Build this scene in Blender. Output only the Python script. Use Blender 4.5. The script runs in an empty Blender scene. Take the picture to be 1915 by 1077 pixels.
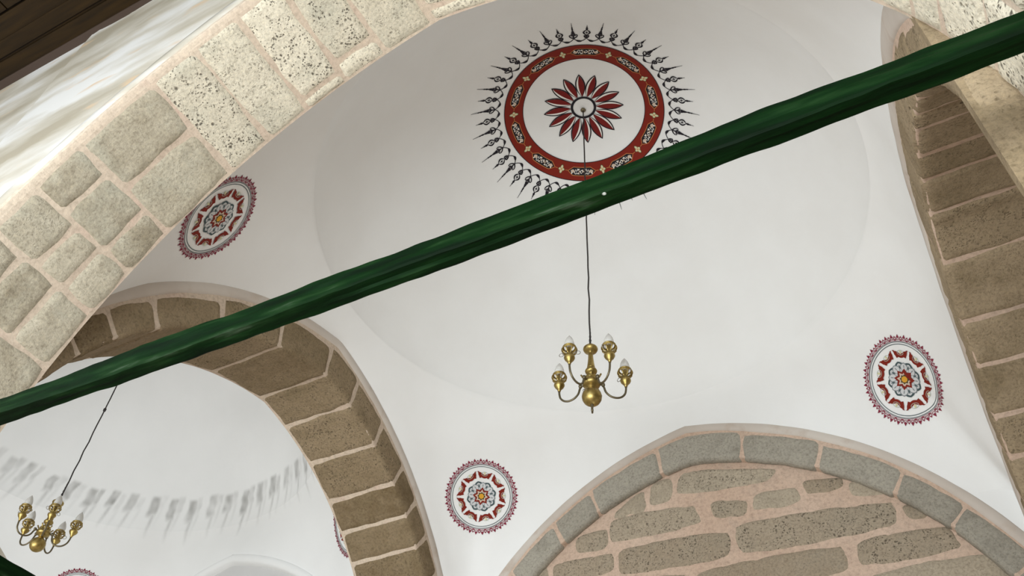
import bpy, bmesh, math, random
from math import sin, cos, pi, radians, sqrt, atan2, acos, hypot
from mathutils import Vector, Matrix, noise
random.seed(7)
C = bpy.context.scene.collection
scene = bpy.context.scene

# ------------------------------------------------------------------ camera
CAM = Vector((2.384, -5.375, -2.610))
RIGHT = Vector((0.8811383, 0.4707818, 0.0442693))
DOWN = Vector((-0.3178033, 0.6589260, -0.6817753))
FWD = Vector((-0.3501376, 0.5866694, 0.7302210))
FPX = 1627.7
cd = bpy.data.cameras.new('camera')
cam = bpy.data.objects.new('camera', cd)
C.objects.link(cam)
m = Matrix((RIGHT, -DOWN, -FWD)).transposed().to_4x4()
m.translation = CAM
cam.matrix_world = m
cd.sensor_width = 36
cd.lens = FPX * 36 / 1915
cd.clip_start = 0.02
scene.camera = cam

# ------------------------------------------------------------------ world, lights, exposure
w = bpy.data.worlds.new('sky')
scene.world = w
w.use_nodes = True
bg = w.node_tree.nodes['Background']
bg.inputs[0].default_value = (0.80, 0.90, 1.0, 1)
bg.inputs[1].default_value = 1.6
scene.view_settings.view_transform = 'Standard'
scene.view_settings.look = 'None'
scene.view_settings.gamma = 1
scene.view_settings.use_curve_mapping = False
scene.view_settings.exposure = 0.0

GZ = -4.25          # floor level (the arches spring at z = 0)


def area(name, loc, target, sx, sy, power, col):
    ld = bpy.data.lights.new(name, 'AREA')
    ld.shape = 'RECTANGLE'
    ld.size, ld.size_y = sx, sy
    ld.energy = power
    ld.color = col
    o = bpy.data.objects.new(name, ld)
    C.objects.link(o)
    o.location = loc
    d = Vector(target) - Vector(loc)
    o.rotation_euler = d.to_track_quat('-Z', 'Y').to_euler()
    return o


# daylight through the open front of the portico, and through the side bay's front arch
area('portico_daylight', (0.3, -8.4, -1.7), (-0.2, 1.5, 2.4), 7.0, 2.4, 730, (0.91, 0.975, 1.0))
area('side_bay_daylight', (-7.0, -7.2, -1.2), (-7.0, 2.9, 2.8), 4.5, 2.2, 390, (0.92, 0.97, 1.0))
area('hall_fill', (0.2, 1.9, -3.2), (0.2, 1.2, 4), 3.6, 1.6, 30, (0.90, 0.96, 1.0))  # upward fill light added inside the hall, not set at any opening

# ------------------------------------------------------------------ materials


def mat(name, col, rough=0.8, metal=0.0, spec=0.3):
    mt = bpy.data.materials.new(name)
    mt.use_nodes = True
    b = mt.node_tree.nodes['Principled BSDF']
    b.inputs['Base Color'].default_value = (*col, 1)
    b.inputs['Roughness'].default_value = rough
    b.inputs['Metallic'].default_value = metal
    b.inputs['Specular IOR Level'].default_value = spec
    return mt


def N(mt, t, **kw):
    n = mt.node_tree.nodes.new(t)
    for k, v in kw.items():
        if k in n.inputs:
            n.inputs[k].default_value = v
        else:
            setattr(n, k, v)
    return n


def L(mt, a, b):
    mt.node_tree.links.new(a, b)


def ramp(mt, fac, stops):
    r = N(mt, 'ShaderNodeValToRGB')
    e = r.color_ramp.elements
    while len(e) < len(stops):
        e.new(0.5)
    for i, (p, c) in enumerate(stops):
        e[i].position = p
        e[i].color = (*c, 1) if len(c) == 3 else c
    L(mt, fac, r.inputs[0])
    return r.outputs[0]


def mix(mt, fac, a, b, blend='MIX'):
    n = N(mt, 'ShaderNodeMix', data_type='RGBA', blend_type=blend)
    if isinstance(fac, (int, float)):
        n.inputs[0].default_value = fac
    else:
        L(mt, fac, n.inputs[0])
    for s, v in ((6, a), (7, b)):
        if isinstance(v, tuple):
            n.inputs[s].default_value = (*v, 1)
        else:
            L(mt, v, n.inputs[s])
    return n.outputs[2]


def pos(mt):
    return N(mt, 'ShaderNodeTexCoord').outputs['Object']


def noi(mt, scale, detail=4, rough=0.55):
    n = N(mt, 'ShaderNodeTexNoise', Scale=scale, Detail=detail, Roughness=rough)
    L(mt, pos(mt), n.inputs['Vector'])
    return n.outputs[0]


def bump(mt, h, strength, dist=0.01):
    b = N(mt, 'ShaderNodeBump', Strength=strength, Distance=dist)
    L(mt, h, b.inputs['Height'])
    L(mt, b.outputs[0], mt.node_tree.nodes['Principled BSDF'].inputs['Normal'])


def setcol(mt, o):
    L(mt, o, mt.node_tree.nodes['Principled BSDF'].inputs['Base Color'])


def plaster(name, c0, c1, c2=None):
    mt = mat(name, c0, 0.9)
    c = ramp(mt, noi(mt, 0.9, 5), [(0.35, c0), (0.65, c1)])
    if c2:
        c = mix(mt, ramp(mt, noi(mt, 3.5, 6), [(0.55, (0, 0, 0)), (0.72, (1, 1, 1))]), c, c2)
    setcol(mt, c)
    bump(mt, noi(mt, 7, 5), 0.25, 0.01)
    return mt


def stone(name, dark, light, pit=0.5, blotch=None, tint=0.5):
    """weathered, pitted limestone; each block carries its own tone in the 'tone' attribute"""
    mt = mat(name, light, 0.95, 0, 0.15)
    at = N(mt, 'ShaderNodeAttribute', attribute_name='tone')
    tone = at.outputs['Fac']
    base = mix(mt, tone, dark, light)
    n1 = noi(mt, 5.5, 7, 0.65)
    base = mix(mt, ramp(mt, n1, [(0.33, (0, 0, 0)), (0.7, (1, 1, 1))]), base,
               mix(mt, 0.45, base, light), 'MIX')
    if blotch:
        base = mix(mt, ramp(mt, noi(mt, 2.3, 5, 0.6), [(0.50, (0, 0, 0)), (0.72, (.75, .75, .75))]), base, blotch)
    # fine grain
    base = mix(mt, 0.7, base, ramp(mt, noi(mt, 42, 5, 0.7), [(0.30, (.50, .47, .42)), (0.50, (1, 1, 1)), (0.7, (1.25, 1.22, 1.15))]), 'MULTIPLY')
    # vesicles of different sizes, denser on some blocks than on others
    a2 = N(mt, 'ShaderNodeAttribute', attribute_name='pits')
    wob = N(mt, 'ShaderNodeVectorMath', operation='ADD')
    nz = N(mt, 'ShaderNodeTexNoise', Scale=14.0, Detail=3.0)
    L(mt, pos(mt), nz.inputs['Vector'])
    sc = N(mt, 'ShaderNodeVectorMath', operation='SCALE')
    sc.inputs['Scale'].default_value = 0.05
    L(mt, nz.outputs['Color'], sc.inputs[0])
    L(mt, pos(mt), wob.inputs[0])
    L(mt, sc.outputs[0], wob.inputs[1])
    masks = []
    for scl, th in ((25, 0.19), (50, 0.23), (12, 0.10)):
        v = N(mt, 'ShaderNodeTexVoronoi', Scale=float(scl), Randomness=1.0)
        L(mt, wob.outputs[0], v.inputs['Vector'])
        r = ramp(mt, v.outputs['Distance'], [(0.0, (1, 1, 1)), (th, (.8, .8, .8)), (th + .10, (0, 0, 0))])
        g = ramp(mt, noi(mt, scl * 0.22, 3), [(0.47, (0, 0, 0)), (0.56, (1, 1, 1))])
        mm = N(mt, 'ShaderNodeMath', operation='MULTIPLY')
        L(mt, r, mm.inputs[0])
        L(mt, g, mm.inputs[1])
        masks.append(mm.outputs[0])
    s = N(mt, 'ShaderNodeMath', operation='MAXIMUM')
    L(mt, masks[0], s.inputs[0])
    L(mt, masks[1], s.inputs[1])
    s2 = N(mt, 'ShaderNodeMath', operation='MAXIMUM')
    L(mt, s.outputs[0], s2.inputs[0])
    L(mt, masks[2], s2.inputs[1])
    k = N(mt, 'ShaderNodeMath', operation='MULTIPLY')
    L(mt, s2.outputs[0], k.inputs[0])
    L(mt, a2.outputs['Fac'], k.inputs[1])
    k2 = N(mt, 'ShaderNodeMath', operation='MULTIPLY')
    k2.inputs[1].default_value = pit
    L(mt, k.outputs[0], k2.inputs[0])
    col = mix(mt, k2.outputs[0], base, (dark[0] * .12, dark[1] * .11, dark[2] * .10))
    setcol(mt, col)
    hh = N(mt, 'ShaderNodeMath', operation='MULTIPLY_ADD')
    hh.inputs[1].default_value = -1.0
    L(mt, k.outputs[0], hh.inputs[0])
    L(mt, noi(mt, 24, 7, 0.7), hh.inputs[2])
    bump(mt, hh.outputs[0], 0.7, 0.02)
    return mt


M_white = plaster('white_limewash', (0.80, 0.79, 0.77), (0.84, 0.835, 0.82))
M_whiteB = plaster('white_limewash_side_bay', (0.80, 0.80, 0.79), (0.84, 0.84, 0.83))
M_dirty = plaster('whitewashed_render', (0.62, 0.58, 0.52), (0.80, 0.77, 0.73), (0.56, 0.49, 0.40))
_tc = N(M_dirty, 'ShaderNodeMapping')
_tc.inputs['Rotation'].default_value = (0, radians(48), 0)
_tc.inputs['Scale'].default_value = (0.6, 1.0, 2.3)
L(M_dirty, pos(M_dirty), _tc.inputs[0])
_n1 = N(M_dirty, 'ShaderNodeTexNoise', Scale=0.9, Detail=6.0)
L(M_dirty, _tc.outputs[0], _n1.inputs['Vector'])
_n2 = N(M_dirty, 'ShaderNodeTexNoise', Scale=2.6, Detail=7.0)
L(M_dirty, _tc.outputs[0], _n2.inputs['Vector'])
_d = ramp(M_dirty, _n1.outputs[0], [(0.38, (0.36, 0.31, 0.23)), (0.50, (0.50, 0.45, 0.37)), (0.63, (0.66, 0.63, 0.59))])
_d = mix(M_dirty, ramp(M_dirty, _n2.outputs[0], [(0.60, (0, 0, 0)), (0.72, (.8, .8, .8))]), _d, (0.60, 0.42, 0.26))
setcol(M_dirty, _d)
M_tymp = plaster('grey_render', (0.56, 0.55, 0.54), (0.62, 0.61, 0.60))
M_rim = plaster('plaster_rim', (0.50, 0.43, 0.37), (0.60, 0.54, 0.48), (0.47, 0.38, 0.31))
M_mortar = plaster('pink_mortar', (0.53, 0.38, 0.285), (0.60, 0.45, 0.35), (0.46, 0.35, 0.27))
M_mortar_pale = plaster('pale_mortar', (0.50, 0.39, 0.30), (0.60, 0.49, 0.38), (0.56, 0.42, 0.33))
for _m in (M_mortar, M_mortar_pale):
    _o = _m.node_tree.nodes['Principled BSDF'].inputs['Base Color'].links[0].from_socket
    setcol(_m, mix(_m, 0.8, _o, ramp(_m, noi(_m, 30, 6, 0.7), [(0.3, (.70, .68, .66)), (0.5, (1, 1, 1)), (0.72, (1.2, 1.2, 1.18))]), 'MULTIPLY'))
    bump(_m, noi(_m, 20, 7, .7), 0.6, 0.015)
M_stone = stone('brown_limestone', (0.145, 0.10, 0.050), (0.37, 0.285, 0.185), 0.8, (0.20, 0.15, 0.085))
M_stone_pale = stone('pale_pitted_limestone', (0.27, 0.225, 0.155), (0.70, 0.63, 0.50), 1.0, (0.47, 0.44, 0.35))
M_stone_wall = stone('wall_limestone', (0.29, 0.22, 0.15), (0.44, 0.37, 0.28), 0.7, (0.33, 0.28, 0.21))
M_stone_grey = stone('grey_voussoir_limestone', (0.25, 0.22, 0.175), (0.40, 0.37, 0.31), 0.35, (0.23, 0.21, 0.17))
M_floor = plaster('warm_floor_slabs', (0.46, 0.37, 0.30), (0.56, 0.46, 0.38))
M_ground = plaster('pale_courtyard', (0.55, 0.50, 0.43), (0.62, 0.57, 0.50))

M_green = mat('green_painted_wood', (0.004, 0.025, 0.006), 0.65, 0, 0.06)
_n = N(M_green, 'ShaderNodeTexNoise', Scale=1.0, Detail=6.0)
_mp = N(M_green, 'ShaderNodeMapping')
_mp.inputs['Scale'].default_value = (2.2, 16, 16)
L(M_green, pos(M_green), _mp.inputs[0])
L(M_green, _mp.outputs[0], _n.inputs['Vector'])
_c = ramp(M_green, _n.outputs[0], [(0.36, (0.0008, 0.0055, 0.001)), (0.55, (0.0014, 0.012, 0.0016)), (0.66, (0.006, 0.022, 0.005)), (0.76, (0.04, 0.06, 0.036))])
_fl = ramp(M_green, noi(M_green, 9, 2), [(0.755, (0, 0, 0)), (0.77, (1, 1, 1))])
setcol(M_green, mix(M_green, _fl, _c, (0.6, 0.62, 0.58)))
bump(M_green, _n.outputs[0], 0.5, 0.02)

M_wood = mat('dark_varnished_boards', (0.03, 0.015, 0.003), 0.6, 0, 0.12)
_n = N(M_wood, 'ShaderNodeTexNoise', Scale=1.0, Detail=5.0)
_mp = N(M_wood, 'ShaderNodeMapping')
_mp.inputs['Scale'].default_value = (1.2, 22, 22)
L(M_wood, pos(M_wood), _mp.inputs[0])
L(M_wood, _mp.outputs[0], _n.inputs['Vector'])
setcol(M_wood, ramp(M_wood, _n.outputs[0], [(0.3, (0.012, 0.006, 0.001)), (0.7, (0.026, 0.013, 0.002))]))
M_woodtrim = mat('brown_moulding', (0.05, 0.03, 0.02), 0.6)

M_brass = mat('aged_brass', (0.42, 0.30, 0.10), 0.36, 0.9)
setcol(M_brass, ramp(M_brass, noi(M_brass, 18, 4), [(0.3, (0.24, 0.165, 0.05)), (0.7, (0.50, 0.37, 0.13))]))
M_dbrass = mat('tarnished_brass_tube', (0.17, 0.14, 0.085), 0.42, 0.8)
M_cable = mat('dark_cable', (0.035, 0.03, 0.028), 0.6)
M_wire = mat('steel_wire', (0.35, 0.33, 0.30), 0.4, 0.7)
M_bulb = mat('frosted_bulb_glass', (0.78, 0.76, 0.72), 0.22, 0, 0.5)
_b = M_bulb.node_tree.nodes['Principled BSDF']
_b.inputs['Transmission Weight'].default_value = 0.45
_b.inputs['Subsurface Weight'].default_value = 0.0

P_black = mat('black_paint', (0.012, 0.009, 0.014), 0.8)
P_red = mat('oxide_red_paint', (0.20, 0.014, 0.005), 0.8)
P_petal = mat('deep_red_paint', (0.17, 0.010, 0.008), 0.8)
P_crimson = mat('crimson_paint', (0.22, 0.020, 0.045), 0.8)
P_white = mat('white_paint', (0.80, 0.77, 0.72), 0.8)
P_cream = mat('cream_paint', (0.58, 0.46, 0.36), 0.8)
P_gold = mat('gold_ochre_paint', (0.50, 0.22, 0.07), 0.8)
P_pale = mat('pale_yellow_green_paint', (0.62, 0.58, 0.36), 0.8)
P_yellow = mat('yellow_paint', (0.66, 0.33, 0.03), 0.8)
P_olive = mat('dark_olive_paint', (0.07, 0.055, 0.02), 0.8)
P_slate = mat('slate_green_paint', (0.055, 0.085, 0.09), 0.8)
P_mist = mat('pale_grey_paint', (0.60, 0.60, 0.60), 0.8)
P_grey = mat('mid_grey_paint', (0.20, 0.22, 0.23), 0.8)
P_sage = mat('sage_line_paint', (0.42, 0.47, 0.40), 0.8)
M_stain = mat('grey_damp_stain', (0.52, 0.51, 0.49), 0.9)

# ------------------------------------------------------------------ object helpers


def link(name, bm, mats, parent=None, smooth=False, loc=None):
    me = bpy.data.meshes.new(name)
    bm.normal_update()
    bm.to_mesh(me)
    bm.free()
    for mt in (mats if isinstance(mats, (list, tuple)) else [mats]):
        me.materials.append(mt)
    if smooth:
        for p in me.polygons:
            p.use_smooth = True
    o = bpy.data.objects.new(name, me)
    C.objects.link(o)
    if parent is not None:
        o.parent = parent
    if loc is not None:
        o.location = loc
    return o


def struct(name, bm, mats, smooth=False):
    o = link(name, bm, mats, None, smooth)
    o['kind'] = 'structure'
    return o


def thing(name, label, cat, loc=(0, 0, 0), group=None):
    o = bpy.data.objects.new(name, None)
    o.empty_display_size = 0.1
    C.objects.link(o)
    o.location = loc
    o['label'] = label
    o['category'] = cat
    if group:
        o['group'] = group
    return o


def quadgrid(bm, rows, mi=0, closed=False):
    vs = [[bm.verts.new(p) for p in r] for r in rows]
    fs = []
    for a, b in zip(vs[:-1], vs[1:]):
        n = len(a)
        for j in range(n if closed else n - 1):
            k = (j + 1) % n
            try:
                f = bm.faces.new((a[j], a[k], b[k], b[j]))
                f.material_index = mi
                fs.append(f)
            except ValueError:
                pass
    return vs, fs


# ------------------------------------------------------------------ pointed arches


class Arch:
    def __init__(s, si, ei, so, eo, z, eaxis, plane, d, depth, c0=0.0):
        s.si, s.ei, s.so, s.eo, s.z = si, ei, so, eo, z
        s.axis, s.plane, s.d, s.depth, s.c0 = eaxis, plane, d, depth, c0
        s.Ri, s.Re = si + ei, so + eo
        s.ti, s.te = acos(ei / s.Ri), acos(eo / s.Re)
        s.L = s.Ri * s.ti
        s.leg = s.z - GZ

    def IE(s, u):
        sg = 1 if u >= 0 else -1
        a = abs(u)
        if a <= s.L:
            ph = s.ti - a / s.Ri
            pe = s.te * ph / s.ti
            I = (sg * (-s.ei + s.Ri * cos(ph)), s.z + s.Ri * sin(ph))
            E = (sg * (-s.eo + s.Re * cos(pe)), s.z + s.Re * sin(pe))
        else:
            I = (sg * s.si, s.z - (a - s.L))
            E = (sg * s.so, s.z - (a - s.L))
        return I, E

    def F(s, u):
        I, E = s.IE(u)
        return hypot(E[0] - I[0], E[1] - I[1])

    def pt(s, u, w, h=0.0, c=0.022):
        """w < 0 runs over the face (away from the opening), w > 0 into the soffit; h lifts off the surface"""
        I, E = s.IE(u)
        f = hypot(E[0] - I[0], E[1] - I[1])
        n = ((E[0] - I[0]) / f, (E[1] - I[1]) / f)
        if w <= -c:
            d, q = -h, -w
        elif w >= c:
            d, q = w, -h
        else:
            al = (w + c) / (2 * c) * pi / 2
            d, q = c - (c + h) * cos(al), c - (c + h) * sin(al)
        a, z = I[0] + n[0] * q, I[1] + n[1] * q
        return s.w3(a, z, d)

    def w3(s, a, z, d=0.0):
        a += s.c0
        if s.axis == 'x':
            return Vector((s.plane + s.d * d, a, z))
        return Vector((a, s.plane + s.d * d, z))

    def ext_z(s, h):
        h = abs(h)
        k = s.Re ** 2 - (h + s.eo) ** 2
        return s.z + sqrt(max(k, 0))

    def s_of(s, sg, deg):
        return sg * (s.ti - radians(deg)) * s.Ri


def block(bm, P, u0, u1, w0, w1, H, tone, pits, lt, lp, mi, res=0.035, rnd=0.045, rough=0.006, gap=0.009):
    """one dressed stone: a gently pillowed, knocked-about patch standing H proud of the mortar.  P(u, w, h)"""
    u0 += gap
    u1 -= gap
    w0 += gap
    w1 -= gap
    if u1 - u0 < 0.03 or w1 - w0 < 0.03:
        return
    nu = max(4, min(26, int((u1 - u0) / res)))
    nw = max(4, min(26, int((w1 - w0) / res)))
    cu, cw, hu, hw = (u0 + u1) / 2, (w0 + w1) / 2, (u1 - u0) / 2, (w1 - w0) / 2
    ox, oy = random.uniform(0, 100), random.uniform(0, 100)
    k = rnd * min(hu, hw)
    tilt = random.uniform(-0.004, 0.004)
    rows = []
    for i in range(nu + 1):
        r = []
        a = -1 + 2 * i / nu
        for j in range(nw + 1):
            b = -1 + 2 * j / nw
            e = max(abs(a), abs(b))
            uu = cu + a * (hu - k * b * b * abs(b))
            ww = cw + b * (hw - k * a * a * abs(a))
            ww += 0.016 * noise.noise(Vector((ox + uu * 5, oy, ww * 3))) * abs(b)
            uu += 0.020 * noise.noise(Vector((ox, oy + ww * 5, uu * 3))) * abs(a)
            ed = min((1 - abs(a)) * hu, (1 - abs(b)) * hw)
            t = min(1, ed / 0.022)
            hh = -0.006 + (H + 0.006) * sqrt(max(0, 1 - (1 - t) ** 2))
            hh += rough * t * noise.fractal(Vector((ox + uu * 9, oy + ww * 9, 0.3)), 0.6, 2.1, 4) + tilt * a * t
            r.append(P(uu, ww, hh))
        rows.append(r)
    vs, fs = quadgrid(bm, rows, mi)
    for r in vs:
        for v in r:
            v[lt] = tone
            v[lp] = pits
    for f in fs:
        f.smooth = True


def clip(bm, clips):
    """cut away what runs past a neighbouring wall: (point, outward normal) pairs"""
    for co, no in clips:
        bmesh.ops.bisect_plane(bm, geom=bm.verts[:] + bm.edges[:] + bm.faces[:], plane_co=co, plane_no=no, clear_outer=True)


def frange(a, b, step):
    n = max(1, int(math.ceil((b - a) / step)))
    return [a + (b - a) * i / n for i in range(n + 1)]


def build_arch(name, A, joints, mats, rim=0.10, splits=None, H=0.012, face=True, tone=(0.1, 0.9), pits=(0.2, 1.0),
               ring_h=0.0, rim_h=0.018, back_face=True, clips=()):
    """mats: [face/rim plaster, mortar, stone]"""
    bm = bmesh.new()
    lt = bm.verts.layers.float.new('tone')
    lp = bm.verts.layers.float.new('pits')
    ue = A.L + A.leg
    us = frange(-ue, 0, 0.06) + frange(0, ue, 0.06)[1:]
    c = 0.022
    # mortar bed: face and soffit
    rows = []
    for u in us:
        f = A.F(u)
        ws = [-f + (f - c) * i / 6 for i in range(7)] + [-c / 2, 0, c / 2, c] + frange(c, A.depth, 0.07)[1:]
        if len(rows) and len(rows[0]) != len(ws):
            ws = ws[:len(rows[0])]
        rr = []
        for w_ in ws:
            P0 = A.pt(u, w_, 0)
            h = ring_h if w_ < 0 else 0
            h += 0.004 * noise.fractal(P0 * 3.0, 0.7, 2.0, 3)
            rr.append(A.pt(u, w_, h))
        rows.append(rr)
    vs, fs = quadgrid(bm, rows, 1)
    for f in fs:
        f.smooth = True
    # plaster rim round the extrados
    if rim > 0:
        rows = []
        for u in us:
            f = A.F(u)
            r = []
            wob = 0.018 * noise.noise(Vector((u * 1.7, A.plane, 3)))
            for w_, h in ((-f - 0.03, -0.01), (-f - 0.012, rim_h * .6), (-f, rim_h), (-f + rim * .5, rim_h * 1.15),
                          (-f + rim * .85 + wob, rim_h), (-f + rim + wob, 0.004), (-f + rim + wob + .01, -0.008)):
                h2 = h + 0.005 * noise.noise(Vector((u * 4, w_ * 8, A.plane)))
                r.append(A.pt(u, w_, h2))
            rows.append(r)
        _, fs = quadgrid(bm, rows, 0)
        for f in fs:
            f.smooth = True
    # voussoirs
    js = sorted(joints)
    for i, (a, b) in enumerate(zip(js[:-1], js[1:])):
        mid = (a + b) / 2
        Fm = min(A.F(a), A.F(b), A.F(mid))
        w0 = (-Fm + rim + 0.005) if face else 0.02
        w1 = A.depth - 0.0
        cuts = [w0]
        if splits:
            cuts += [x for x in splits(i, mid) if w0 + .08 < x < w1 - .04]
        cuts.append(w1)
        for p, q in zip(cuts[:-1], cuts[1:]):
            block(bm, lambda u_, w_, h_: A.pt(u_, w_, h_ + (ring_h if w_ < 0 else 0)), a, b, p, q, H,
                  tone(mid) if callable(tone) else random.uniform(*tone), pits(mid) if callable(pits) else random.uniform(*pits), lt, lp, 2)
    # far face of the ring (toward the next space)
    if back_face:
        rows = []
        for u in us:
            I, E = A.IE(u)
            rows.append([A.w3(I[0] + (E[0] - I[0]) * t, I[1] + (E[1] - I[1]) * t, A.depth) for t in (0, .5, 1)])
        quadgrid(bm, rows, 0)
    clip(bm, clips)
    return struct(name, bm, mats)


def spandrel(bm, A, d, half0, half1, top, which='E', mi=0, steps=1, wob=0.0):
    """flat wall in the arch's plane (+depth d) from the arch curve out to a rectangle"""
    ue = A.L + A.leg
    us = frange(-ue, ue, 0.11)
    src = [A.IE(u)[1 if which == 'E' else 0] for u in us]

    def target(a, z):
        if z <= A.z:
            return (half1 if a > 0 else half0, z), (1 if a > 0 else 0)
        dx, dz = a, z - A.z
        kx = (half1 if dx > 0 else half0) / dx if abs(dx) > 1e-6 else 1e9
        kz = (top - A.z) / dz
        if kx < kz:
            return (dx * kx, A.z + dz * kx), (1 if dx > 0 else 0)
        return (dx * kz, top), 2

    def P(x, z, groove=0.0):
        n = wob * noise.fractal(Vector((x * 1.6, 4, z * 1.6)), .8, 2, 4) if wob else 0
        return A.w3(x, z, d + n + groove)
    prev = None
    rows = []
    for a, z in src:
        (tx, tz), side = target(a, z)
        if prev is not None and side != prev[0] and 2 in (side, prev[0]):
            cx = half0 if 0 in (side, prev[0]) else half1
            m_ = ((prev[1][0] + a) / 2, (prev[1][1] + z) / 2)
            rows.append([m_, (cx, top)])
        rows.append([(a, z), (tx, tz)])
        prev = (side, (a, z))
    g = []
    for p, q in rows:
        g.append([P(p[0] + (q[0] - p[0]) * k / steps, p[1] + (q[1] - p[1]) * k / steps, .04 if (wob and k == 0) else 0) for k in range(steps + 1)])
    _, fs = quadgrid(bm, g, mi)
    for f in fs:
        f.smooth = True


FAR = 0.96
A_left = Arch(3.036, 0.428, 3.376, 0.681, 0.228, 'x', -3.094, -1, 0.939)
A_back = Arch(3.149, 0.519, 3.469, 0.706, -0.085, 'y', 2.913, 1, 0.13)
A_right = Arch(2.927, 0.325, 3.397, 0.684, -0.274, 'x', 3.065, 1, 0.98)
A_front = Arch(3.236, 1.000, 3.44, 1.00, 0.131, 'y', -2.852 - FAR, 1, FAR)
A_frontin = Arch(3.236, 1.0, 3.50, 0.92, 0.131, 'y', -2.852, 1, 0.1)      # its extrados on the dome side

# ------------------------------------------------------------------ domed bays


class Bay:
    """shallow dome on pendentives over a rectangle; surf(x, y) gives the plaster's height"""

    def __init__(s, x0, x1, y0, y1, cx, cy, ext, zr=4.47, rr=2.85, rise=2.55):
        s.x0, s.x1, s.y0, s.y1, s.cx, s.cy, s.ext = x0, x1, y0, y1, cx, cy, ext
        s.zr, s.rr, s.rise = zr, rr, rise

    def edge(s, th):
        c, n = cos(th), sin(th)
        tx = ((s.x1 if c > 0 else s.x0) - s.cx) / c if abs(c) > 1e-9 else 1e9
        ty = ((s.y1 if n > 0 else s.y0) - s.cy) / n if abs(n) > 1e-9 else 1e9
        sx, sy = int(c > 0), int(n > 0)
        if tx < ty:
            B = tx
            h = s.cy + B * n
            z = s.ext['x1' if sx else 'x0'](h)
            mid, half = (s.y0 + s.y1) / 2, (s.y1 - s.y0) / 2
        else:
            B = ty
            h = s.cx + B * c
            z = s.ext['y1' if sy else 'y0'](h)
            mid, half = (s.x0 + s.x1) / 2, (s.x1 - s.x0) / 2
        k = min(1, max(0, (abs(h - mid) / half - 0.86) / 0.14))
        k = k * k * (3 - 2 * k)
        return B, z + (s.S(B) - z) * k

    def surf(s, x, y):
        X, Y = x - s.cx, y - s.cy
        r = hypot(X, Y)
        if r <= s.rr:
            return s.zr + s.rise * max(0, 1 - (r / s.rr) ** 2) ** .75
        B, zb = s.edge(atan2(Y, X))
        return s.pend(r, B, zb)

    def S(s, r):
        return s.zr - 1.45 * (r - s.rr) - 0.13 * (r - s.rr) ** 2

    def pend(s, r, B, zb):
        t = min(1.2, (r - s.rr) / max(B - s.rr, 1e-3))
        return s.S(r) + (zb - s.S(B)) * t ** 3

    def thetas(s):
        cs = sorted([atan2(Y - s.cy, X - s.cx) for X in (s.x0, s.x1) for Y in (s.y0, s.y1)])
        cs.append(cs[0] + 2 * pi)
        th = []
        for a, b in zip(cs[:-1], cs[1:]):
            th += [a + (b - a) * i / 60 for i in range(60)]
        return th

    def build(s, name, mt):
        bm = bmesh.new()
        th = s.thetas()
        rows = []
        ed = [s.edge(t) for t in th]
        for k in range(31):
            t = 1 - k / 30
            row = []
            for a, (B, zb) in zip(th, ed):
                r = s.rr + (B - s.rr) * t
                row.append((s.cx + r * cos(a), s.cy + r * sin(a), s.pend(r, B, zb)))
            rows.append(row)
        for k in range(0, 61):
            ph = pi / 2 * k / 60
            if k == 0:
                continue
            r = max(0.002, s.rr * cos(ph) ** 1.0)
            z = s.zr + s.rise * max(0, 1 - (r / s.rr) ** 2) ** .75
            rows.append([(s.cx + r * cos(a), s.cy + r * sin(a), z) for a in th])
        vs, fs = quadgrid(bm, rows, 0, closed=True)
        bm.faces.new(vs[-1])
        for f in fs:
            f.smooth = True
        for f in bm.faces:
            f.normal_flip()
        return struct(name, bm, mt)


bayA = Bay(-3.094, 3.065, -2.852, 2.913, 0.02, 0.03,
           dict(x0=A_left.ext_z, x1=A_right.ext_z, y0=A_frontin.ext_z, y1=A_back.ext_z))
bayA.build('ceiling_main_dome', M_white)

XB = -7.03
BX1 = -3.094 - 0.939
BX0 = 2 * XB - BX1
A_backB = Arch(3.149, 0.519, 3.40, 0.706, -0.06, 'y', 2.913, 1, 0.12, c0=XB - 0.08)
A_frontB = Arch(3.0, 0.7, 3.36, 0.70, 0.0, 'y', -2.852, -1, 0.96, c0=XB)
extB = dict(x0=A_left.ext_z, x1=A_left.ext_z, y0=lambda x: A_frontB.ext_z(x - XB), y1=lambda x: A_backB.ext_z(x - A_backB.c0))
bayB = Bay(BX0, BX1, -2.852, 2.913, XB, 0.0, extB)
bayB.build('ceiling_side_dome', M_whiteB)

# ------------------------------------------------------------------ stone arches of the main bay
fs_ = [A_front.s_of(-1, a) for a in (0.5, 6, 12, 18.5, 25.5, 31.2, 37.2, 46.9, 52.5, 58.1, 63.6, 69.1, 75.6)]
fs_ += [A_front.s_of(1, a) for a in (69.5, 63, 56.5, 50, 43, 36.5, 30, 25, 21.2, 17.6, 14.2, 8.6, 3.5)]
low = [A_front.L + .25 + .45 * i for i in range(9)]
fs_ += low + [-x for x in low]
_sp = {3: (.30, .62), 4: (.42, .66), 5: (.30, .70), 6: (.48,), 7: (), 8: (), 9: (.86,), 10: (.78,), 11: (), 12: (.84,), 13: (.80,), 14: (.55,)}


YCLIP = [((0, -2.856, 0), (0, -1, 0)), ((0, 2.99, 0), (0, 1, 0))]


def sp_front(i, mid):
    k = i - 9
    if k in _sp:
        return _sp[k]
    return (random.choice((.35, .5, .65)),) if i % 2 else ()


build_arch('trim_1', A_front, fs_, [M_dirty, M_mortar_pale, M_stone_pale], rim=0.16, splits=sp_front, H=0.016, face=False,
           ring_h=0.03, rim_h=0.040, tone=lambda m_: random.uniform(.05, .45) if m_ < A_front.s_of(-1, 45) else random.uniform(.7, 1.0),
           pits=lambda m_: random.uniform(0, .25) if m_ < A_front.s_of(-1, 45) else random.uniform(.35, 1.0))

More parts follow.
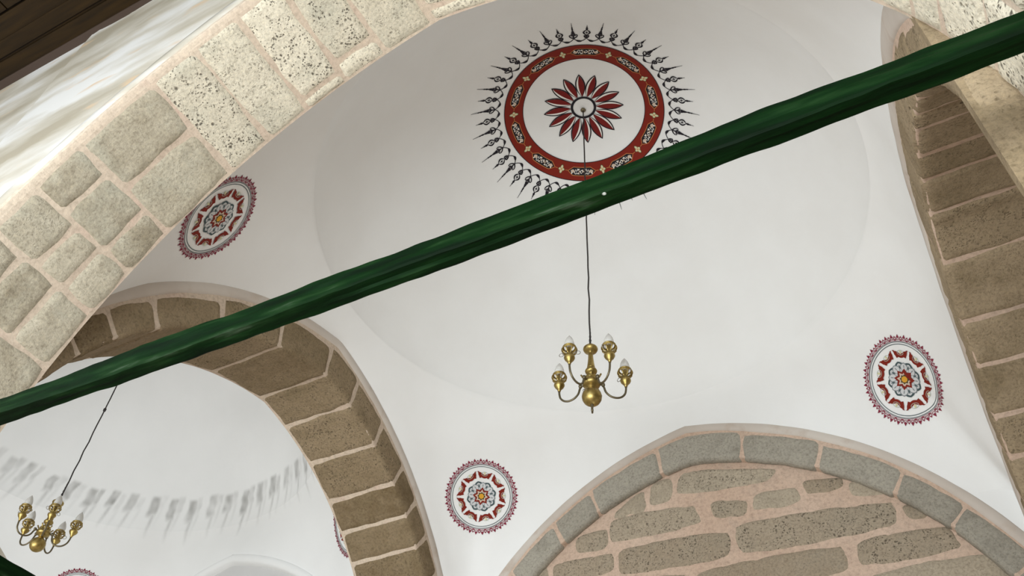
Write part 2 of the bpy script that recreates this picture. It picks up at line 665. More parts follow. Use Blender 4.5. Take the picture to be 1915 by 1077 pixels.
ls = [A_left.s_of(-1, a) for a in (4, 12, 20, 27, 33.9, 42.0, 55.5, 69.0)] + [A_left.s_of(-1, 81.6)]
ls += [A_left.s_of(1, a) for a in (76.0, 66.7, 58, 51.2, 44.9, 38, 31, 24, 16, 8)]
low = [A_left.L + .35 * i for i in range(10)]
ls += low + [-x for x in low]
build_arch('trim_2', A_left, ls, [M_rim, M_mortar_pale, M_stone], rim=0.10, H=0.014, tone=(0.0, 0.6), pits=(0.1, 0.9), clips=YCLIP)

rs = [A_right.s_of(-1, a) for a in (2, 11, 20, 29, 38.6, 47, 53.5, 58.9, 66.5, 72.9, 81.0)]
rs += [A_right.s_of(1, a) for a in (77.9, 67.4, 59.8, 51.7, 45.2, 38, 30, 22, 14, 6)]
low = [A_right.L + .35 * i for i in range(10)]
rs += low + [-x for x in low]
build_arch('trim_3', A_right, rs, [M_rim, M_mortar, M_stone], rim=0.17, H=0.014, tone=(0.55, 1.0), pits=(0.1, 0.9), clips=YCLIP)

bs = [A_back.s_of(-1, a) for a in (3, 14, 24, 33, 43, 54, 62.5, 76.3)]
bs += [A_back.s_of(1, a) for a in (72, 58.7, 45.6, 35.8, 25, 14, 4)]
build_arch('trim_4', A_back, bs, [M_rim, M_mortar, M_stone_grey], rim=0.085, H=0.016, tone=(0.2, 0.9), pits=(0.0, 0.35),
           back_face=False)

# ------------------------------------------------------------------ coursed rubble closing the back arch
bm = bmesh.new()
lt = bm.verts.layers.float.new('tone')
lp = bm.verts.layers.float.new('pits')
YW = 2.913 + 0.10
rows = []
for z in frange(GZ, 3.9, 0.12):
    rows.append([(x, YW - 0.006 * noise.fractal(Vector((x * 3, 1, z * 3)), .7, 2, 3), z) for x in frange(-3.35, 3.35, 0.12)])
_, fs = quadgrid(bm, rows, 0)
for f in fs:
    f.smooth = True
QUADS = [((-.13, 3.50), (.95, 3.22), (.80, 3.08), (-.25, 3.20), 1, .9), ((-.51, 3.43), (-.27, 3.44), (-.28, 3.16), (-.56, 3.14), .9, .2),
         ((-.98, 3.17), (-.62, 3.34), (-.62, 3.13), (-1.0, 3.1), .8, .1),
         ((-1.50, 2.96), (-1.12, 2.97), (-1.13, 2.73), (-1.5, 2.75), .55, .8), ((-1.06, 3.09), (-.03, 3.02), (.03, 2.75), (-1.07, 2.78), .7, .9),
         ((.16, 2.99), (.56, 2.92), (.53, 2.74), (.17, 2.80), .5, .8), ((1.19, 2.98), (1.58, 2.91), (1.57, 2.8), (1.22, 2.82), .3, .9),
         ((.64, 2.96), (1.10, 2.93), (1.12, 2.74), (.62, 2.77), .95, .1), ((1.66, 2.85), (2.0, 2.72), (2.0, 2.60), (1.66, 2.68), .9, .1),
         ((.39, 2.66), (2.02, 2.52), (1.98, 2.24), (.39, 2.28), .5, 1.), ((2.08, 2.44), (2.29, 2.38), (2.26, 2.26), (2.11, 2.29), .1, .3),
         ((1.57, 2.17), (2.41, 2.13), (2.48, 1.87), (1.55, 1.90), .35, 1.), ((-.98, 2.68), (.30, 2.60), (.28, 2.28), (-.98, 2.36), .3, 1.),
         ((-1.80, 2.68), (-1.06, 2.64), (-1.06, 2.41), (-1.8, 2.46), .4, .7), ((-.11, 2.20), (1.43, 2.17), (1.43, 1.87), (-.11, 1.90), .2, .25),
         ((1.58, 1.80), (2.72, 1.78), (2.75, 1.50), (1.60, 1.52), .8, .15), ((-1.15, 2.28), (-.22, 2.21), (-.22, 1.94), (-1.15, 1.98), .4, .6),
         ((-2.25, 2.38), (-1.24, 2.33), (-1.24, 2.05), (-2.3, 2.08), .6, .5), ((-2.1, 2.66), (-1.9, 2.66), (-1.9, 2.46), (-2.2, 2.46), .6, .5),
         ((2.38, 2.36), (2.52, 2.24), (2.58, 2.13), (2.38, 2.16), .3, .4)]
for q in QUADS:
    (ax, az), (bx, bz), (cx_, cz_), (dx, dz) = q[:4]

    def Pq(u_, w_, h_, q=(ax, az, bx, bz, cx_, cz_, dx, dz)):
        x = (q[0] * (1 - u_) + q[2] * u_) * w_ + (q[6] * (1 - u_) + q[4] * u_) * (1 - w_)
        z = (q[1] * (1 - u_) + q[3] * u_) * w_ + (q[7] * (1 - u_) + q[5] * u_) * (1 - w_)
        return Vector((x, YW - h_, z))
    W_ = hypot(bx - ax, bz - az)
    H_ = hypot(dx - ax, dz - az)
    block(bm, lambda u_, w_, h_: Pq(u_ / W_, w_ / H_, h_), 0, W_, 0, H_, 0.014, q[4], q[5], lt, lp, 1, rnd=0.20, rough=0.010, gap=-0.026)
z = 1.83
k = 0
while z > GZ + .1:
    hgt = random.uniform(.27, .36)
    x = -3.3 + random.uniform(0, .3)
    while x < 3.25:
        ww = random.uniform(.5, 1.2)
        if not (z > 1.45 and x + ww > 1.5):
            block(bm, lambda u_, w_, h_: Vector((u_, YW - h_, w_)), x, min(x + ww, 3.3), z - hgt, z, 0.014, random.uniform(0, 1),
                  random.uniform(.1, 1), lt, lp, 1, res=.06, rnd=.25, rough=.010, gap=.022)
        x += ww
    z -= hgt
struct('wall_back', bm, [M_mortar, M_stone_wall])

# ------------------------------------------------------------------ plain walls round the bays


def wallbm():
    return bmesh.new()


def box(bm, x0, x1, y0, y1, z0, z1, mi=0):
    v = [bm.verts.new((x, y, z)) for x in (x0, x1) for y in (y0, y1) for z in (z0, z1)]
    for f in ((0, 1, 3, 2), (4, 6, 7, 5), (0, 4, 5, 1), (2, 3, 7, 6), (0, 2, 6, 4), (1, 5, 7, 3)):
        fc = bm.faces.new([v[i] for i in f])
        fc.material_index = mi


TOP = 4.9
bm = wallbm()          # spandrels between main and side bay
spandrel(bm, A_left, 0.0, -3.05, 3.05, TOP)
spandrel(bm, A_left, A_left.depth, -3.05, 3.05, TOP)
clip(bm, YCLIP)
struct('wall_left', bm, M_white)
bm = wallbm()
spandrel(bm, A_right, 0.0, -3.05, 3.05, TOP)
spandrel(bm, A_right, A_right.depth, -3.05, 3.05, TOP)
clip(bm, YCLIP)
box(bm, 4.045 + 2.4, 4.045 + 2.6, -3.8, 3.2, GZ, TOP)
box(bm, 4.03, 4.045 + 2.6, 2.95, 3.15, GZ, TOP)
box(bm, 4.03, 4.045 + 2.6, -3.8, 3.15, TOP, TOP + .2)
struct('wall_right', bm, M_white)
bm = wallbm()
spandrel(bm, A_back, 0.0, -3.3, 3.3, TOP)
box(bm, -4.2, 4.2, YW + .05, YW + .4, GZ, TOP)
struct('wall_rear', bm, M_white)

# outer front wall, with the arch of each bay
YF = A_front.plane
bm = wallbm()


def frontpanel(A, d, half0, half1, top, which, mi=0):
    spandrel(bm, A, d, half0, half1, top, which, mi)


A_fo = Arch(3.236, 1.0, 3.43, 1.00, 0.131, 'y', YF, 1, .1)
TOPF = 6.9
spandrel(bm, A_fo, 0.0, -3.98, 3.98, TOPF, steps=12, wob=0.014)
# inner skin and the neighbouring bay's opening
spandrel(bm, A_frontin, 0.0, -3.2, 3.2, TOP)
struct('wall_front', bm, M_dirty)

bm = wallbm()
A_fB = Arch(3.0, 0.7, 3.02, 0.7, 0.0, 'y', YF, 1, .96, c0=XB)
spandrel(bm, A_fB, 0.03, -4.3, 3.25, TOPF)
spandrel(bm, A_fB, 0.96, -3.1, 3.1, TOP)
rows = []
for u in frange(-(A_fB.L + A_fB.leg), A_fB.L + A_fB.leg, .12):
    I, E = A_fB.IE(u)
    rows.append([A_fB.w3(E[0], E[1], 0), A_fB.w3(E[0], E[1], .96)])
quadgrid(bm, rows)
box(bm, 3.95, 12, YF, YF + .9, GZ, TOPF)
box(bm, 3.25, 4.02, YF + .03, -2.857, GZ, TOP)
box(bm, -4.02, -3.25, YF + .03, -2.857, GZ, TOP)
box(bm, BX0 - .5, BX0, YF, 3.2, GZ, TOP)
struct('wall_side_front', bm, M_dirty)

bm = wallbm()          # stone ends of the side walls where they meet the front arch
lt = bm.verts.layers.float.new('tone')
lp = bm.verts.layers.float.new('pits')
for sg, xw in ((1, 3.065), (-1, -3.094)):
    rows = []
    for z in frange(GZ, 2.9, .1):
        k = -A_front.ei + sqrt(A_front.Ri ** 2 - max(0, z - A_front.z) ** 2) + .015
        xi = min(abs(xw) - .03, k) if sg > 0 else k + .05
        rows.append([(sg * xi, -2.80 if sg > 0 and xi < k - .01 else -2.862, z), (sg * xi, -2.866, z), (sg * 3.45, -2.866, z)])
    quadgrid(bm, rows)
    z = 1.16
    while z > GZ + .4:
        hgt = random.uniform(.27, .36)
        xa, xb = (xw - .02, 3.3) if sg > 0 else (-3.4, -3.27)
        block(bm, lambda u_, w_, h_: Vector((u_, -2.866 - h_, w_)), xa, xb, z - hgt, z, .012, random.uniform(.1, .9), random.uniform(.1, .9), lt, lp, 1)
        z -= hgt
for v in bm.verts:
    if v[lt] == 0:
        v[lt] = .55
struct('trim_5', bm, [M_stone, M_stone])

# side bay: blind plastered arch
bm = wallbm()
spandrel(bm, A_backB, 0.0, BX0 - A_backB.c0 - .1, BX1 - A_backB.c0 + .1, TOP)
rows = []
for u in frange(-(A_backB.L + A_backB.leg), A_backB.L + A_backB.leg, .06):
    I, E = A_backB.IE(u)
    f = A_backB.F(u)
    r = []
    for q, h in ((0, 0.0), (.02, .02), (.06, .022), (.10, .018), (.12, .0), (.13, -.05), (.14, -.10)):
        k = 1 - q / f
        d = -h
        r.append(A_backB.w3(I[0] + (E[0] - I[0]) * k, I[1] + (E[1] - I[1]) * k, d))
    rows.append(r)
_, fs = quadgrid(bm, rows)
for f in fs:
    f.smooth = True
rows = []
for z in frange(GZ, 4.3, .15):
    rows.append([(x, 2.913 + .085 - .02 * noise.fractal(Vector((x * 1.1, 2, z * 1.1)), .7, 2, 3), z) for x in frange(BX0 - .1, BX1 + .1, .15)])
_, fs = quadgrid(bm, rows, 1)
for f in fs:
    f.smooth = True
struct('wall_side_back', bm, [M_whiteB, M_tymp])

# ------------------------------------------------------------------ floor, courtyard and portico ceiling
bm = wallbm()
box(bm, -12, 12, -8.2, 5, GZ - .2, GZ)
struct('floor', bm, M_floor)
bm = wallbm()
box(bm, -40, 40, -45, -8.2, GZ - .35, GZ - .15)
struct('floor_courtyard', bm, M_ground)

slope = -0.0535


def zc(x, z0):
    return z0 + slope * (x + 4.3)


bm = wallbm()


def board(x0, x1, y0, y1, z0, z1, mi=0):
    v = [bm.verts.new((x, y, zc(x, z))) for x in (x0, x1) for y in (y0, y1) for z in (z0, z1)]
    for f in ((0, 1, 3, 2), (4, 6, 7, 5), (0, 4, 5, 1), (2, 3, 7, 6), (0, 2, 6, 4), (1, 5, 7, 3)):
        bm.faces.new([v[i] for i in f]).material_index = mi


CZ = 5.93
board(-12, 9, -9.5, YF + .06, CZ + .12, CZ + .3)
y = -4.42
while y > -9.4:                                                   # boards running along the wall, butt joints staggered
    x = -12 + random.uniform(0, 2)
    for xa, xb in ((-12, -4.72), (-4.70, 2.1), (2.12, 9)):
        sh = random.uniform(-1, 1) if y < -4.6 else 0
        board(max(-12, xa + sh), min(9, xb + sh), y - .29, y, CZ + .06, CZ + .12)
    y -= .305
board(-12, 9, -4.40, YF - .02, CZ + .02, CZ + .12)
board(-12, 9, -4.20, -4.05, CZ - .01, CZ + .05)
board(-12, 9, -4.02, -3.86, CZ - .045, CZ + .05)
board(-12, 9, -3.865, YF + .03, CZ - .07, CZ + .02, 1)
struct('ceiling_portico', bm, [M_wood, M_woodtrim])

# ------------------------------------------------------------------ green tie beams


def hewn_beam(name, p0, p1, hy, hz, label, seed, sag=0.0):
    """roughly squared, hand-hewn timber"""
    p0, p1 = Vector(p0), Vector(p1)
    ln = (p1 - p0).length
    t = (p1 - p0).normalized()
    side = t.cross(Vector((0, 0, 1))).normalized()
    up = side.cross(t)
    mid = (p0 + p1) / 2
    bm = bmesh.new()
    rows = []
    n = int(ln / .035)
    prof = []
    c = .008
    for (a, b) in ((-hy, -hz), (hy, -hz), (hy, hz), (-hy, hz)):
        sa, sb = math.copysign(1, a), math.copysign(1, b)
        q1, q2 = (a - sa * c, b), (a, b - sb * c)
        if sa * sb > 0:
            q1, q2 = q2, q1
        prof += [q1, q2]
    full = []
    for i in range(8):
        a, b = prof[i], prof[(i + 1) % 8]
        m_ = 5 if i % 2 else 1
        for j in range(m_):
            full.append((a[0] + (b[0] - a[0]) * j / m_, a[1] + (b[1] - a[1]) * j / m_))
    for i in range(n + 1):
        s_ = -ln / 2 + ln * i / n
        row = []
        for a, b in full:
            k = Vector((s_ * 1.3 + seed, math.copysign(1, a) * .7, math.copysign(1, b) * .7))
            wa = .008 * noise.fractal(k, .7, 2, 3)
            wb = .009 * noise.fractal(k + Vector((31, 5, 0)), .7, 2, 3)
            fine = .003 * noise.noise(Vector((s_ * 9, a * 30, b * 30)))
            row.append(t * s_ + side * (a + wa + fine) + up * (b + wb + fine - sag * (1 - (2 * s_ / ln) ** 2)))
        rows.append(row)
    vs, fs = quadgrid(bm, rows, 0, closed=True)
    bm.faces.new(vs[0])
    bm.faces.new(vs[-1])
    # local X runs along the beam
    R = Matrix((t, side, up)).transposed().to_4x4()
    Ri = R.inverted()
    bmesh.ops.transform(bm, matrix=Ri, verts=bm.verts)
    o = link(name, bm, M_green)
    o.matrix_world = Matrix.Translation(mid) @ R
    o['label'] = label
    o['category'] = 'beam'
    return o


hewn_beam('tie_beam', (-3.42, -3.40, 0.43), (3.42, -3.40, 0.21), 0.046, 0.066,
          'long dark green hewn tie beam crossing the picture under the bright front arch', 3.1, sag=0.045)
hewn_beam('tie_beam', (-3.56, -3.2, 0.31), (-3.56, 3.2, 0.31), 0.08, 0.09,
          'dark green tie beam cut off in the bottom left corner, below the side bay', 9.4)

# ------------------------------------------------------------------ painted medallions


class Canvas:
    """2-D drawing laid onto a curved ceiling; p(u, v, layer) -> point local to the medallion's centre"""

    def __init__(s, centre, U, V, Nn, bay):
        s.c, s.U, s.V, s.N, s.bay = Vector(centre), U, V, Nn, bay

    def p(s, u, v, layer=0):
        P = s.c + s.U * u + s.V * v
        # slide along N to meet the ceiling
        f = lambda t: (P.z + s.N.z * t) - s.bay.surf(P.x + s.N.x * t, P.y + s.N.y * t)
        a, b = -1.0, 1.0
        fa, fb = f(a), f(b)
        if fa * fb > 0:
            t = 0
        else:
            for _ in range(34):
                mth = (a + b) / 2
                fm = f(mth)
                if fa * fm <= 0:
                    b = mth
                else:
                    a, fa = mth, fm
            t = (a + b) / 2
        return P + s.N * (t + 0.006 + layer * 0.0011) - s.c

    def strip(s, bm, rows, layer, mi=0):
        quadgrid(bm, [[s.p(u, v, layer) for u, v in r] for r in rows], mi)

    def ring(s, bm, r0, r1, layer, mi=0, n=180, c=(0, 0), a0=0, a1=2 * pi):
        k = max(1, int((r1 - r0) / .05))
        rows = []
        for i in range(n + 1):
            a = a0 + (a1 - a0) * i / n
            rows.append([(c[0] + (r0 + (r1 - r0) * j / k) * cos(a), c[1] + (r0 + (r1 - r0) * j / k) * sin(a)) for j in range(k + 1)])
        s.strip(bm, rows, layer, mi)

    def disc(s, bm, r, layer, mi=0, n=24, c=(0, 0)):
        s.ring(bm, r * .02, r, layer, mi, n, c)

    def stroke(s, bm, pts, w_, layer, mi=0):
        """w_ is a width or a function of 0..1"""
        rows = []
        n = len(pts)
        for i, (x, y) in enumerate(pts):
            x0, y0 = pts[max(0, i - 1)]
            x1, y1 = pts[min(n - 1, i + 1)]
            d = hypot(x1 - x0, y1 - y0) or 1
            nx, ny = -(y1 - y0) / d, (x1 - x0) / d
            ww = (w_(i / (n - 1)) if callable(w_) else w_) / 2
            rows.append([(x - nx * ww, y - ny * ww), (x + nx * ww, y + ny * ww)])
        s.strip(bm, rows, layer, mi)

    def leaf(s, bm, c, a, ln, wd, layer, mi=0, skew=0.0, peak=.5, n=12, off=0.0):
        """pointed leaf from c along angle a"""
        rows = []
        for i in range(n + 1):
            t = i / n
            k = t ** (math.log(.5) / math.log(peak))
            hw = wd / 2 * sin(pi * k) ** .85
            row = []
            for j in (-1, 0, 1):
                x = t * ln
                y = hw * j + skew * sin(pi * t) + off
                row.append((c[0] + x * cos(a) - y * sin(a), c[1] + x * sin(a) + y * cos(a)))
            rows.append(row)
        s.strip(bm, rows, layer, mi)


def pol(r, a):
    return (r * cos(a), r * sin(a))


def curl(c, r, a0, a1, shrink=.35, n=14):
    return [(c[0] + r * (1 - (1 - shrink) * i / n) * cos(a0 + (a1 - a0) * i / n),
             c[1] + r * (1 - (1 - shrink) * i / n) * sin(a0 + (a1 - a0) * i / n)) for i in range(n + 1)]


# --- the large dome medallion: fringe, red band, cartouches, flower
mc = Vector((0.055, -0.005, 0))
mc.z = bayA.surf(mc.x, mc.y)
cv = Canvas(mc, Vector((1, 0, 0)), Vector((0, 1, 0)), Vector((0, 0, -1)), bayA)
dome_med = thing('painted_medallion', 'large red and black sunburst medallion painted at the top of the main dome', 'medallion', mc)
TOPA = radians(-63.6)


def loc_pt(r, a, x, y):
    """offset (x along the tangent, y outward) from the polar point r, a"""
    return ((r + y) * cos(a) - x * sin(a), (r + y) * sin(a) + x * cos(a))


bm = bmesh.new()
R0 = 1.105
BOLD = lambda bm, p, w_, l: cv.stroke(bm, p, (lambda t: 1.3 * w_(t)) if callable(w_) else 1.3 * w_, l)
for k in range(48):
    a = TOPA + 2 * pi * k / 48
    da = 2 * pi / 48
    # festoon swinging inward to the next spire
    pts = []
    for i in range(13):
        t = i / 12
        rr_ = R0 - .052 * sin(pi * t) ** .8
        pts.append(pol(rr_, a + da * t))
    BOLD(bm, pts, lambda t: .006 + .017 * max(0, sin(pi * (t - .15) / .5)) if .15 < t < .65 else .007, 0)
    LP = lambda x, y: loc_pt(R0, a, x, y)
    if k % 2:      # tall spire
        for sg in (-1, 1):
            q = [LP(sg * x, y) for x, y in ((0, 0), (.016, .012), (.034, .024), (.046, .044), (.042, .062), (.028, .066), (.020, .055), (.026, .045))]
            BOLD(bm, q, lambda t: .012 - .004 * t, 0)
            BOLD(bm, [LP(sg * x, y) for x, y in ((0, .03), (.010, .055), (.020, .080), (.017, .098))], lambda t: .012 - .008 * t, 0)
        cv.leaf(bm, LP(0, .0), a, .085, .016, 0, peak=.4, n=6)
        cv.leaf(bm, LP(0, .065), a, .095, .034, 0, peak=.35, n=8)
        cv.leaf(bm, LP(0, .135), a, .060, .020, 0, peak=.5, n=6)
        cv.leaf(bm, LP(0, .175), a, .040, .017, 0, n=6)
        BOLD(bm, [LP(0, .15), LP(0, .285)], lambda t: .009 - .006 * t, 0)
    else:          # lantern
        for sg in (-1, 1):
            BOLD(bm, [LP(sg * x, y) for x, y in ((0, 0), (.018, .014), (.026, .034), (.012, .048))], lambda t: .014, 0)
            BOLD(bm, [LP(sg * x, y) for x, y in ((.010, .020), (.0, .030), (.006, .052))], .010, 0)
            n_ = 10
            q = [LP(sg * .036 * sin(pi * (i / n_) * .97 + .03), .052 + .088 * i / n_) for i in range(n_ + 1)]
            BOLD(bm, q, lambda t: .005 + .010 * sin(pi * t), 0)
        cv.disc(bm, .010, 0, c=LP(0, .095), n=8)
        BOLD(bm, [LP(-.017, .095), LP(.017, .095)], .006, 0)
        BOLD(bm, [LP(0, .075), LP(0, .116)], .006, 0)
        cv.leaf(bm, LP(0, .135), a, .05, .028, 0, n=6)
        cv.leaf(bm, LP(0, .172), a, .028, .017, 0, n=6)
        BOLD(bm, [LP(0, .17), LP(0, .228)], lambda t: .009 - .006 * t, 0)
o = link('spired_fringe', bm, P_black, dome_med)
o['label'] = 'black filigree fringe of spires and lanterns'

bm = bmesh.new()
cv.ring(bm, .762, .985, 0, n=240)
link('red_band', bm, P_red, dome_med)
bm = bmesh.new()
cv.ring(bm, .756, .764, 1, n=240)
cv.ring(bm, .983, .991, 1, n=240)
link('band_edging', bm, P_black, dome_med)

RC = .872
for k in range(10):
    a = TOPA + 2 * pi * k / 10
    LP = lambda x, y, a=a: pol(RC + y, a + x / RC)
    hl, hh = .172, .048
    bm = bmesh.new()
    n_ = 16
    rows = []
    prof = lambda t: hh * min(1, (1 - abs(t)) / .34)
    for i in range(n_ + 1):
        t = -1 + 2 * i / n_
        rows.append([LP(t * hl, -prof(t)), LP(t * hl, 0), LP(t * hl, prof(t))])
    cv.strip(bm, rows, 1, 0)
    # gold outline
    for sg in (-1, 1):
        q = [LP(t * (hl + .008), sg * (prof(t) + .004)) for t in [-1 + 2 * i / 24 for i in range(25)]]
        cv.stroke(bm, q, .0065, 2, 1)
        cv.stroke(bm, [LP(sg * (hl + .008), 0), LP(sg * (hl + .05), 0)], .006, 2, 1)
    # arabesque
    for sg in (-1, 1):
        cv.leaf(bm, LP(sg * .150, 0), atan2(LP(sg * .1, 0)[1] - LP(sg * .15, 0)[1], LP(sg * .1, 0)[0] - LP(sg * .15, 0)[0]), .06, .042, 3, 2, n=8)
        cv.leaf(bm, LP(sg * .130, .008), a + sg * .2, .030, .016, 4, 3, n=6)
        for yy in (-1, 1):
            c0 = LP(sg * .075, yy * .018)
            cv.stroke(bm, curl(c0, .020, a + yy * sg * 2.4, a - yy * sg * 2.6), .0075, 3, 3)
            cv.stroke(bm, [LP(sg * .030, yy * .034), LP(sg * .042, yy * .010), LP(sg * .022, -yy * .006)], .008, 3, 2)
            cv.disc(bm, .009, 3, 3, 8, LP(sg * .048, yy * .026))
    cv.stroke(bm, curl(LP(0, 0), .024, a, a + 5.2), .008, 3, 3)
    cv.stroke(bm, curl(LP(0, 0), .024, a + pi, a + pi + 3.2), .008, 3, 2)
    link('arabesque_cartouche', bm, [P_black, P_gold, P_cream, P_white], dome_med)
    # little quatrefoil between two cartouches
    a2 = a + 2 * pi / 20
    bm = bmesh.new()
    c0 = pol(RC, a2)
    for j in range(4):
        ln = .062 if j % 2 == 0 else .046
        cv.leaf(bm, c0, a2 + j * pi / 2, ln, .040, 1, 0, n=8, peak=.55)
        cv.leaf(bm, c0, a2 + j * pi / 2, ln * .86, .030, 2, 1, n=8, peak=.55)
        cv.leaf(bm, c0, a2 + pi / 4 + j * pi / 2, .034, .020, 1, 2, n=6)
    cv.disc(bm, .010, 3, 2, 8, c0)
    link('quatrefoil', bm, [P_olive, P_pale, P_gold], dome_med)

for k in range(16):
    a = radians(18.2) + 2 * pi * k / 16
    bm = bmesh.new()
    c0 = pol(.150, a)
    cv.leaf(bm, c0, a, .356, .124, 0, 0, peak=.52, n=16)
    cv.leaf(bm, pol(.158, a), a, .328, .094, 1, 1, peak=.52, n=16)
    rows = []
    for i in range(15):
        t = i / 14
        kk = t ** (math.log(.5) / math.log(.51))
        hw = .0475 * sin(pi * kk) ** .85
        lo = -hw * .50
        rows.append([loc_pt(.160 + t * .325, a, lo, 0), loc_pt(.160 + t * .325, a, (lo + hw) / 2, 0), loc_pt(.160 + t * .325, a, hw, 0)])
    cv.strip(bm, rows, 2, 2)
    link('petal', bm, [P_black, P_white, P_petal], dome_med)
bm = bmesh.new()
cv.ring(bm, .130, .160, 3, n=48)
link('centre_ring', bm, P_black, dome_med)

# --- pendentive rosettes


def spot(x, y, bay):
    return Vector((x, y, bay.surf(x, y)))


def rosette(centre, bay, label, R=.425, twist=0.0):
    e = .18
    x, y = centre.x, centre.y
    gx = (bay.surf(x + e, y) - bay.surf(x - e, y)) / (2 * e)
    gy = (bay.surf(x, y + e) - bay.surf(x, y - e)) / (2 * e)
    Nn = Vector((gx, gy, -1)).normalized()          # points into the room
    U = Vector((0, 0, 1)).cross(Nn).normalized()
    V = Nn.cross(U)
    root = thing('painted_rosette', label, 'rosette', centre, 'round painted rosettes on the corners below the domes')
    c = Canvas(centre, U, V, Nn, bay)
    q = pi / 2 + twist
    # crimson lace
    bm = bmesh.new()
    for k in range(36):
        a = q + 2 * pi * k / 36
        da = 2 * pi / 36
        r = R * .895
        c.leaf(bm, pol(r + .012, a), a, R * .095, .022, 0, peak=.4, n=5)
        c.stroke(bm, [loc_pt(r, a, .016 * sin(t), .018 - .020 * cos(t)) for t in [2 * pi * i / 8 for i in range(9)]], .0065, 0)
        a2 = a + da / 2
        c.stroke(bm, [loc_pt(r, a2, .012 * sin(t), .013 - .015 * cos(t)) for t in [2 * pi * i / 8 for i in range(9)]], .0075, 0)
        c.leaf(bm, pol(r + .018, a2), a2, R * .045, .014, 0, n=4)
        c.stroke(bm, [loc_pt(r - .004, a2, x_, y_) for x_, y_ in ((-.024, .008), (-.012, 0), (0, -.004), (.012, 0), (.024, .008))], .006, 0)
    o = link('crimson_lace_border', bm, P_crimson, root)
    bm = bmesh.new()
    c.ring(bm, R * .862, R * .872, 0, 1, 120)
    c.ring(bm, R * .835, R * .850, 0, 0, 120)
    c.ring(bm, R * .785, R * .800, 0, 0, 120)
    link('line_rings', bm, [P_slate, P_crimson], root)
    # nine pairs of red horns
    for k in range(9):
        a = q + 2 * pi * k / 9
        bm = bmesh.new()
        rows = []
        for i in range(17):
            t = -1 + 2 * i / 16
            ang = a + t * radians(17.0)
            r0 = R * (.480 + .090 * abs(t) ** 1.8)
            th_ = R * (.085 + .055 * (1 - abs(abs(t) - .6) / .6)) * (1 - .15 * abs(t))
            rows.append([pol(r0, ang), pol(r0 + th_ / 2, ang), pol(r0 + th_, ang)])
        c.strip(bm, rows, 1, 0)
        for sg in (-1, 1):
            q1 = [pol(R * rr_, a + sg * radians(dd)) for rr_, dd in ((.50, 10), (.56, 12.5), (.61, 13.2), (.645, 12.8), (.665, 8.8))]
            q2 = [pol(R * rr_, a + sg * radians(dd)) for rr_, dd in ((.53, 11), (.58, 13.2), (.63, 14.0), (.665, 16.0), (.675, 18.8))]
            c.stroke(bm, q2, lambda t: R * (.075 * (1 - t) + .008), 1, 0)
            c.stroke(bm, q1[:4], lambda t: R * (.07 * (1 - t) + .010), 1, 0)
        c.stroke(bm, [pol(R * (.60 + .055 * cos(t)), a + radians(8.0) * sin(t)) for t in [2 * pi * i / 14 for i in range(15)]], R * .010, 2, 1)
        c.leaf(bm, pol(R * .56, a), a, R * .10, R * .05, 1, 2, n=6)
        link('red_horn_pair', bm, [P_red, P_sage, P_pale], root)
    # lotus
    for k in range(8):
        a = q + 2 * pi * (k + .5) / 8
        bm = bmesh.new()
        c.leaf(bm, pol(R * .16, a), a, R * .25, R * .215, 1, 0, peak=.66, n=12)
        c.leaf(bm, pol(R * .17, a), a, R * .200, R * .150, 2, 1, peak=.62, n=12)
        c.leaf(bm, pol(R * .22, a), a, R * .12, R * .03, 3, 0, n=6)
        link('lotus_petal', bm, [P_slate, P_mist], root)
        a = q + 2 * pi * k / 8
        bm = bmesh.new()
        c.leaf(bm, pol(R * .13, a), a, R * .250, R * .195, 3, 0, peak=.62, n=12)
        c.leaf(bm, pol(R * .14, a), a, R * .220, R * .160, 4, 1, peak=.62, n=12)
        c.leaf(bm, pol(R * .24, a), a, R * .09, R * .022, 5, 0, n=6)
        link('inner_petal', bm, [P_grey, P_mist], root)

    def star(bm, r0, r1, n, layer, mi):
        rows = []
        for i in range(2 * n + 1):
            rr_ = r1 if i % 2 == 0 else r0
            rows.append([pol(.004, q + pi * i / n), pol(rr_, q + pi * i / n)])
        c.strip(bm, rows, layer, mi)
    bm = bmesh.new()
    star(bm, R * .165, R * .245, 8, 5, 0)
    star(bm, R * .115, R * .180, 8, 6, 1)
    link('red_star', bm, [P_red, P_cream], root)
    bm = bmesh.new()
    star(bm, R * .085, R * .115, 8, 7, 0)
    c.disc(bm, R * .068, 8, 1, 20)
    link('yellow_eye', bm, [P_olive, P_yellow], root)
    return root


rosette(spot(-2.493, -2.438, bayA), bayA, 'red rosette against the front stone arch, its outer edge touching the bright voussoirs', R=.455)
rosette(spot(-2.526, 2.438, bayA), bayA, 'red rosette in the white corner between the open side arch and the blind back arch', R=.452)
rosette(spot(2.517, 2.449, bayA), bayA, 'red rosette in the white corner between the blind back arch and the right arch', R=.470)
rosette(spot(-9.574, 2.345, bayB), bayB, 'red rosette cut by the bottom edge of the picture, below the side chandelier', R=.43)
PB = Vector((-4.53, 2.38, 0))
PB.z = bayB.surf(PB.x, PB.y)
rosette(PB, bayB, 'rosette in the side bay, only a sliver of its border showing past the open arch', R=.43)

# ------------------------------------------------------------------ damp stains under the side dome
rnd = random.Random(4)
cB = Canvas(Vector((XB, 0, 6.9)), Vector((1, 0, 0)), Vector((0, 1, 0)), Vector((0, 0, -1)), bayB)

